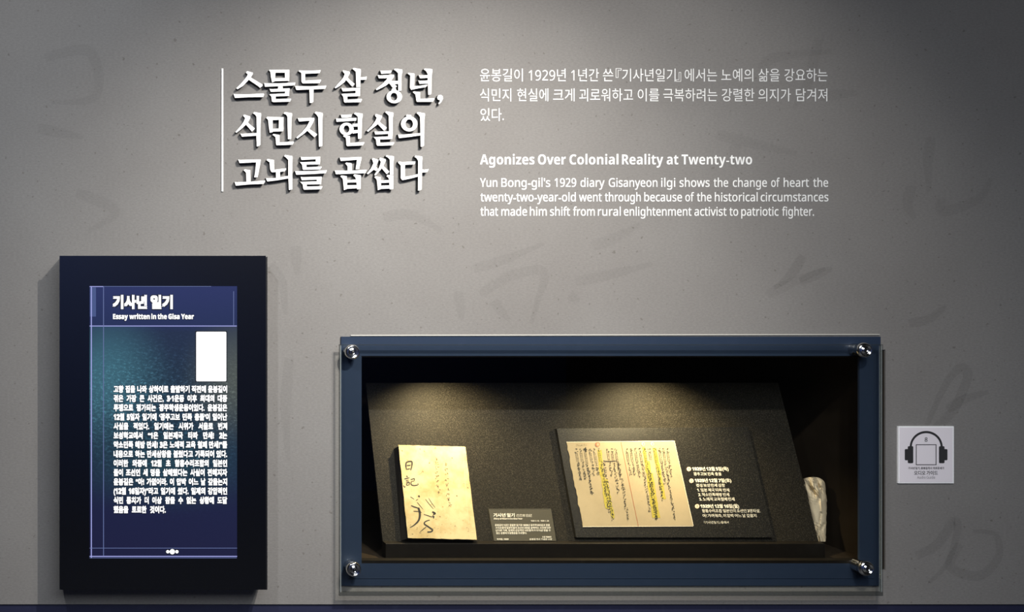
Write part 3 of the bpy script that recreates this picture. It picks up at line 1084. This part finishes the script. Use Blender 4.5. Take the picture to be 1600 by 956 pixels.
cpl = cp(DN + 0.25)
bm = cover_bm
n_plain = len(bm.faces)
rnd = random.Random(12)
for _ in range(26):       # scuffs and stains low on the cover
    x_, y_ = rnd.uniform(215, 750), rnd.uniform(735, 845)
    stroke(bm, [(x_, y_), (x_ + rnd.uniform(-14, 14), y_ + rnd.uniform(-10, 10))], rnd.uniform(2, 4), 2, cp(DN + 0.15), 3)
for x_, y_ in ((295, 112), (330, 130), (372, 228), (560, 185), (600, 500), (690, 432), (460, 672), (320, 300), (145, 125)):
    stroke(bm, [(x_, y_), (x_ + 10, y_ + 5)], 8, 5, cp(DN + 0.15), 3)
stroke(bm, [(325, 280), (310, 312), (282, 328)], 3, 2, cp(DN + 0.15))
for i_, f in enumerate(bm.faces):
    f.material_index = 0 if i_ < n_plain else 1
cov = obj('cover', bm, [M['cover'], M['ink_soft']], dia)
bm = bmesh.new()
# large brush title and flourish, drawn stroke by stroke
for s, w0, w1 in [
    ([(185, 222), (182, 255), (188, 288)], 8, 5), ([(185, 224), (215, 216), (232, 222), (230, 260), (222, 290)], 8, 7), ([(190, 252), (222, 248)], 6, 5), ([(192, 282), (220, 276)], 6, 4),
    ([(186, 335), (197, 348)], 6, 4), ([(170, 362), (212, 352)], 6, 4), ([(182, 376), (206, 370)], 4, 3), ([(184, 388), (207, 383)], 4, 3), ([(188, 398), (188, 415)], 4, 4), ([(188, 398), (212, 392), (210, 412)], 4, 4), ([(188, 415), (212, 410)], 4, 3),
    ([(222, 368), (252, 360), (250, 380)], 5, 4), ([(224, 384), (252, 378)], 4, 3), ([(226, 386), (226, 408), (250, 416), (282, 410), (280, 398)], 5, 4), ([(160, 415), (172, 430), (178, 420)], 4, 3),
    ([(225, 583), (255, 595), (290, 605)], 5, 6), ([(245, 630), (280, 632), (315, 640)], 4, 3), ([(285, 600), (298, 650), (288, 705), (250, 745), (215, 765)], 13, 4),
    ([(275, 555), (300, 585), (325, 615)], 3, 2), ([(345, 530), (375, 570), (410, 610)], 3, 2), ([(370, 520), (395, 560), (425, 600)], 2.5, 2), ([(330, 655), (370, 668), (400, 675), (415, 640)], 4, 3),
    ([(400, 635), (425, 648), (410, 660)], 10, 5), ([(412, 668), (412, 690)], 9, 5), ([(380, 702), (345, 715), (335, 735), (370, 760), (402, 785), (390, 800), (360, 802)], 5, 9), ([(350, 760), (325, 780), (300, 800)], 4, 3),
    ([(285, 500), (298, 512)], 9, 5), ([(220, 510), (250, 530)], 3, 2), ([(265, 540), (285, 530)], 3, 2)]:
    stroke(bm, s, w0 * 1.7, w1 * 1.6, cpl)
obj('brush_title', bm, M['ink'], cov)


def scribble_char(bm, x, y, s, place, r, w):
    """one small illegible handwritten mark of a few brush strokes"""
    n = r.randint(3, 5)
    for _ in range(n):
        t_ = r.random()
        ax, ay = x + r.uniform(-.5, .35) * s, y + r.uniform(-.5, .3) * s
        if t_ < 0.45:
            q = [(ax, ay), (ax + r.uniform(.2, .7) * s, ay + r.uniform(-.12, .15) * s)]
        elif t_ < 0.75:
            q = [(ax, ay), (ax + r.uniform(-.15, .15) * s, ay + r.uniform(.3, .7) * s)]
        else:
            q = [(ax, ay), (ax + r.uniform(.1, .3) * s, ay + r.uniform(.1, .3) * s), (ax + r.uniform(-.2, .4) * s, ay + r.uniform(.4, .7) * s)]
        stroke(bm, q, w, w * 0.7, place, 3)


rnd = random.Random(11)
for x0_, y0_, x1_, y1_, n_ in ((430, 190, 448, 462, 8), (512, 238, 540, 570, 9)):
    bm = bmesh.new()
    for k in range(n_):
        f_ = k / (n_ - 1)
        scribble_char(bm, x0_ + (x1_ - x0_) * f_, y0_ + (y1_ - y0_) * f_, 28, cpl, rnd, 4.6)
    obj('faded_column', bm, M['ink_soft'], cov)
bm = bmesh.new()
for s in ([(655, 108), (668, 300), (690, 600), (712, 800), (715, 850)], [(645, 398), (700, 400)], [(680, 597), (728, 597)], [(706, 800), (756, 802)], [(640, 200), (690, 202)]):
    stroke(bm, s, 2.6, 2.6, cp(DN + 0.28), 4)
obj('stitching', bm, M['stitch'], cov)

# ------------------------------------------------------------------ caption card
cx_ = lambda x, y: (755 + x / 12.3077, 785 + y / 12.3077)
card = thing('caption_card', 'small olive grey caption card between the diary and the text panel', 'sign', bp(818, 844, 0))
bm = bmesh.new()
bsolid(bm, [cx_(104, 125), cx_(1305, 122), cx_(1404, 738), cx_(210, 738)], 2.2, 2.0)
plate = obj('card_plate', bm, M['card'], card)
bm = bmesh.new()
bsolid(bm, [cx_(104, 120), cx_(1305, 117), cx_(1306, 126), cx_(105, 129)], 2.4, 2.3)
bsolid(bm, [cx_(102, 120), cx_(118, 120), cx_(224, 737), cx_(208, 737)], 2.4, 2.3)
obj('card_edge', bm, M['card'], card)


def cpp(x, y, k=0):
    a, b = cx_(x, y)
    return bp(a, b, 2.7 + 0.02 * k)


def slanted(place, lean):
    """lean the lines with the card's own left edge (crop units)"""
    return lambda x, y, k=0: place(x, y, k)


def cline(text, x0, x1, base, size, bold=0.05, xs=None):
    bm = bmesh.new()
    put_line(bm, uni(text) if not any('a' <= c <= 'z' for c in text) else sans(text), x0, x1, base, size, cpp, bold, xs)
    return obj('card_text', bm, M['caption'], card)


cline('기사년 일기', 195, 605, 272, 78, 0.06)
cline('己巳年 日記', 640, 935, 272, 60, 0.0)
cline('Diary written in the Gisa Year', 205, 755, 325, 42, 0.02)
cline('1929. 2. 10. - 1930. 1. 29.', 915, 1268, 364, 34, 0.02)
cline('윤봉길이 1년간 집필한 일기로 1929년 광주학생운동과 함흥', 225, 1282, 452, 46)
cline('수리조합의 일본인들이 조선인 3명을 살해하는 사건에 대한', 235, 1300, 503, 46)
cline('남다른 기록, 일제의 강압적인 식민통치가 더 이상 참을 수', 240, 1298, 553, 46)
cline('없는 상황에 도달했음을 토로했다.', 250, 840, 604, 46)
cline('보물 제568호', 1135, 1312, 675, 36)
cline('윤봉길 의사 기념관 소장', 890, 1325, 718, 36)
cline('복제품, 1929', 262, 488, 718, 36)

# ------------------------------------------------------------------ text panel with the printed spread
pan = thing('text_panel', 'black panel with a printed open diary spread at the right of the board', 'panel', bp(1050, 840, 0))
PN = 6.0
po = [(870.0, 669.5), (1168.5, 667.0), (1208.5, 839.5), (900.5, 839.5)]
bm = bmesh.new()
bsolid(bm, po, PN, PN - 0.3)
obj('panel_plate', bm, M['panel'], pan)
qx = lambda x, y: (860 + x / 5.3125, 660 + y / 5.3125)
rnd = random.Random(5)
bm = bmesh.new()
left = [qx(134, 165), qx(360, 160), qx(585, 162)]
right_edge = [qx(728, 860)]
wav = []
for k in range(24):        # the worn left edge of the page
    f_ = k / 23
    wav.append(qx(270 - 136 * f_ + rnd.uniform(-5, 5) * (0 < k < 23), 862 - 697 * f_))
poly = left + right_edge + wav[:-1]
bsolid(bm, poly, PN + 0.7, 0.6)
sp_l = obj('left_page', bm, M['page'], pan)
bm = bmesh.new()
bsolid(bm, [qx(587, 162), qx(800, 157), qx(1027, 155), qx(1185, 855), qx(950, 857), qx(732, 860)], PN + 0.7, 0.6)
sp_r = obj('right_page', bm, M['page'], pan)
bm = bmesh.new()
for e in ([qx(270, 862), qx(1185, 857), qx(1185, 862), qx(270, 867)], [qx(134, 160), qx(1027, 150), qx(1028, 155), qx(134, 165)], [qx(1027, 152), qx(1031, 152), qx(1189, 857), qx(1184, 857)]):
    bsolid(bm, e, PN + 0.8, 0.7)
obj('page_border', bm, M['page_edge'], pan)
bm = bmesh.new()
stroke(bm, [(585, 162), (655, 500), (730, 862)], 3.4, 5, lambda x, y: bp(*qx(x, y), PN + 0.95), 4)
obj('spread_fold', bm, M['badge_digit'], pan)
hp = lambda x, y, k=0: bp(*qx(x, y), PN + 1.0)
ip = lambda x, y, k=0: bp(*qx(x, y), PN + 1.25)
lean = lambda x: 0.158


def band(pts, w, parent, seed):
    bm = bmesh.new()
    r = random.Random(seed)
    (xa, ya), (xb, yb) = pts
    n = 18
    prev = None
    for k in range(n + 1):
        f_ = k / n
        x, y = xa + (xb - xa) * f_, ya + (yb - ya) * f_
        a = bm.verts.new(hp(x - w / 2 + r.uniform(-4, 4), y))
        b = bm.verts.new(hp(x + w / 2 + r.uniform(-4, 4), y))
        if prev:
            bm.faces.new((prev[0], prev[1], b, a))
        prev = (a, b)
    obj('yellow_highlight', bm, M['highlight'], parent)


band([(408, 228), (428, 440)], 36, sp_l, 1)
band([(432, 430), (472, 715)], 34, sp_l, 2)
band([(462, 470), (520, 795)], 26, sp_l, 3)
band([(776, 205), (792, 330)], 26, sp_r, 4)
band([(800, 320), (868, 790)], 42, sp_r, 5)
band([(838, 420), (898, 790)], 24, sp_r, 6)
band([(864, 210), (946, 635)], 32, sp_r, 7)


def columns(cols, parent, seed, extra=()):
    r = random.Random(seed)
    bm = bmesh.new()
    for x, ya, yb, w in cols:
        y = ya
        while y < yb:
            xx = x + (y - ya) * lean(x)
            if 245 < y < 325:                      # the ruled band of tiny print
                stroke(bm, [(xx - 8, y), (xx - 8 + 2, y + 14)], 3.2, 3.2, ip, 2)
                stroke(bm, [(xx + 5, y + r.uniform(-3, 3)), (xx + 6, y + 12)], 3.2, 3.2, ip, 2)
                if r.random() < .5:
                    stroke(bm, [(xx - 9, y + 4), (xx + 7, y + 3)], 1.6, 1.6, ip, 2)
                y += 15
            else:
                scribble_char(bm, xx, y + 7, 20, ip, r, w * 1.45)
                y += 18.5
    for st_ in extra:
        stroke(bm, *st_, ip)
    obj('handwriting', bm, M['ink'], parent)


columns([(212, 215, 470, 3.6), (250, 215, 460, 3.6), (286, 210, 580, 4.4), (328, 218, 440, 3), (364, 218, 440, 3), (402, 214, 735, 3), (444, 330, 800, 3.2),
         (474, 220, 440, 2.6), (508, 220, 575, 2.6), (542, 220, 440, 2.6), (565, 330, 470, 2.6), (592, 480, 800, 3)], sp_l, 21,
        [([(440, 318), (480, 322), (552, 318)], 6, 5), ([(276, 218), (305, 226)], 10, 8), ([(292, 205), (294, 246)], 9, 7)])
columns([(632, 215, 420, 2.6), (666, 215, 430, 2.6), (704, 215, 450, 2.6), (742, 215, 750, 2.6), (780, 212, 790, 3), (820, 215, 300, 2.6), (822, 400, 795, 3),
         (864, 212, 640, 3), (905, 215, 500, 2.6), (938, 215, 790, 2.8), (970, 215, 440, 2.6)], sp_r, 22)
for par, cx, cy, sc_ in ((sp_l, 392, 181, 1.0), (sp_r, 770, 178, 0.8), (sp_r, 846, 178, 0.8)):
    bm = bmesh.new()
    quad_strip(bm, [bp(*qx(x, y), PN + 1.3) for x, y in EL(cx, cy, 19 * sc_, 20 * sc_, 24)])
    o1 = obj('page_marker', bm, M['badge_digit'] if sc_ == 1 else M['stitch'], par)
    bm = bmesh.new()
    quad_strip(bm, [bp(*qx(x, y), PN + 1.4) for x, y in EL(cx + 3, cy + 1, 9 * sc_, 12 * sc_, 20)])
    obj('page_marker_face', bm, M['page'], par)
bm = bmesh.new()
r = random.Random(9)
for k in range(6):
    scribble_char(bm, 224 + k * 14, 186, 13, ip, r, 2)
obj('page_heading', bm, M['ink_soft'], sp_l)

vx = lambda x, y: (1060 + x / 6.83125, 710 + y / 6.83125)


def vpp(x, y, k=0):
    return bp(*vx(x, y), PN + 0.3 + 0.02 * k)


def shear(base):
    """letters lean the way the panel's upright edges do"""
    return lambda x, y, k=0: vpp(x - (base - y) * 0.21, y, k)


def vline(text, x0, x1, base, size, bold):
    bm = bmesh.new()
    put_line(bm, uni(text), x0, x1, base, size, shear(base), bold)
    obj('panel_text', bm, M['caption'], pan)


vline('1929년 12월 5일(목)', 150, 538, 170, 46, 0.06)
vline('광주고보 민족 충돌', 165, 462, 222, 40, 0.03)
vline('1929년 12월 7일(토)', 178, 566, 294, 46, 0.06)
vline('경성 보성 만세 삼창', 192, 500, 344, 40, 0.03)
vline('1. 일본 제국 타파 만세', 203, 546, 394, 40, 0.03)
vline('2. 약소민족해방 만세', 215, 546, 443, 40, 0.03)
vline('3. 노예적 교육철폐 만세', 226, 602, 491, 40, 0.03)
vline('1929년 12월 16일(월)', 238, 650, 568, 46, 0.06)
vline('함흥수리조합 일본인이 조선인 3명 타살.', 255, 878, 616, 40, 0.02)
vline('아! 가여워라, 이 압박 어느 날 갚을지', 262, 836, 667, 40, 0.02)
vline('『기사년일기』 중에서', 275, 540, 736, 32, 0.0)
for n_, (x, y) in enumerate(((112, 155), (140, 280), (200, 552))):
    bm = bmesh.new()
    quad_strip(bm, [vpp(a, b) for a, b in EL(x, y, 24, 23, 28)])
    bd = obj('number_badge', bm, M['badge'], pan)
    bm = bmesh.new()
    put(bm, sans(str(n_ + 1)), x - 7, x + 7, y + 12, 32, lambda a, b, k=0: vpp(a, b, k + 4))
    obj('badge_number', bm, M['badge_digit'], bd)

# ------------------------------------------------------------------ crumpled paper wrapper behind the board
rnd = random.Random(4)
NU, NV = 16, 30
def paper_pt(u, v, side):
    y = 745 + (846 - 745) * v
    # right outline
    if v < 0.06:
        xr = 1280 + 8 * (v / 0.06)
    elif v < 0.35:
        xr = 1288 + 4 * ((v - .06) / .29)
    else:
        xr = 1292 - 2.5 * (v - .35)
    xl = 1254 + 22.0 * v
    x = xl + (xr - xl) * u
    if v < 0.1:
        y += (0.1 - v) * 60 * (abs(u - 0.62)) ** 1.5
    d = 66 - 16 * v + 8
    bulge = math.sin(math.pi * min(1, max(0, u))) ** 0.6 * (10 - 4 * v)
    return x, y, d, bulge
bm = bmesh.new()
grid = {}
for side in (0, 1):
    for i in range(NU + 1):
        for j in range(NV + 1):
            u, v = i / NU, j / NV
            x, y, d, b = paper_pt(u, v, side)
            edge = i in (0, NU)
            knot = math.exp(-((u - .6) / .35) ** 2 - ((v - .16) / .14) ** 2)
            ridge = 1.5 * math.sin(u * 13 + v * 9 + 2 * math.sin(v * 17)) * 1.1 + math.sin(9 * u - 21 * v) * 0.8
            amp = 0.12 + 2.8 * knot + 0.7 * (v > .7)
            fold = 2.2 * math.exp(-((u - .58 - .25 * v) / .05) ** 2) * (v < .55) - 1.8 * math.exp(-((u - .25 - .9 * (1 - v)) / .05) ** 2) * (v > .55)
            jit = rnd.uniform(-1, 1) * (1.9 * knot + .03)
            dep = d - (b + ridge * amp + fold + jit if side == 0 else -3)
            if edge:
                dep = d
            if edge and side == 1:
                grid[(1, i, j)] = grid[(0, i, j)]
                continue
            grid[(side, i, j)] = bm.verts.new(P(x + (rnd.uniform(-.5, .5) if edge else 0), y, dep))
    for i in range(NU):
        for j in range(NV):
            q = [grid[(side, i, j)], grid[(side, i + 1, j)], grid[(side, i + 1, j + 1)], grid[(side, i, j + 1)]]
            try:
                bm.faces.new(q if side == 0 else q[::-1])
            except ValueError:
                pass
tag(obj('paper_wrapper', bm, M['crumple']), 'crumpled white paper bundle wedged beside the right end of the slanted board', 'paper')

# ------------------------------------------------------------------ audio guide sign
sg = thing('audio_guide_sign', 'small square white sign with a headphone symbol right of the showcase', 'sign', P(1447, 755))
gx = lambda x, y: (1395 + x / 8.6952, 655 + y / 8.6952)


def gpoly(pts):
    return [gx(x, y) for x, y in pts]


bm = bmesh.new()
prism(bm, gpoly([(74, 95), (830, 95), (830, 870), (74, 870)]), -2.0, 0)
obj('white_border', bm, M['sign_edge'], sg)
bm = bmesh.new()
prism(bm, gpoly([(92, 112), (814, 112), (814, 853), (92, 853)]), -2.3, -1.9)
obj('sign_plate', bm, M['sign'], sg)
gpl = lambda d: (lambda x, y, k=0: P(*gx(x, y), d - 0.02 * k))


def rrect(bm, x0, y0, x1, y1, r, place):
    pts = []
    for cx, cy, a0 in ((x1 - r, y0 + r, -90), (x1 - r, y1 - r, 0), (x0 + r, y1 - r, 90), (x0 + r, y0 + r, 180)):
        for k in range(5):
            a = math.radians(a0 + k * 22.5)
            pts.append(place(cx + r * math.cos(a), cy + r * math.sin(a)))
    quad_strip(bm, pts)


bm = bmesh.new()
n = 48
ro, ri = [], []
for i in range(n + 1):
    a = math.pi * (1 + i / n)
    ro.append(bm.verts.new(gpl(-2.5)(454 + 224 * math.cos(a), 378 + 220 * math.sin(a))))
    ri.append(bm.verts.new(gpl(-2.5)(454 + 196 * math.cos(a), 378 + 190 * math.sin(a))))
for i in range(n):
    bm.faces.new((ro[i], ro[i + 1], ri[i + 1], ri[i]))
for r_ in ((204, 365, 278, 596), (163, 404, 215, 556), (628, 365, 703, 596), (692, 404, 743, 556)):
    rrect(bm, *r_, 14, gpl(-2.55 - 0.01 * r_[0] / 100))
obj('headphone_symbol', bm, M['sign_ink'], sg)
bm = bmesh.new()
for r_ in ((314, 340, 593, 350), (314, 612, 593, 622), (314, 350, 324, 612), (583, 350, 593, 612)):
    quad_strip(bm, [gpl(-2.5)(x, y) for x, y in rect(*r_)])
obj('square_outline', bm, M['sign_ink'], sg)
for txt, x0, x1, base, size, bold, mk in ((sans('8', False), 434, 472, 303, 78, 0.02, 'sign_ink'), ('기사년 일기, 윤봉길의사 의로운세기', 210, 695, 677, 37, 0.03, 'sign_ink'),
                                          ('오디오 가이드', 290, 612, 752, 64, 0.03, 'sign_ink'), (sans('Audio Guide', False), 330, 575, 806, 50, 0.0, 'sign_grey')):
    bm = bmesh.new()
    put_line(bm, txt, x0, x1, base, size, gpl(-2.5), bold)
    obj('sign_text', bm, M[mk], sg)

bpy.data.scenes.remove(TYPE)
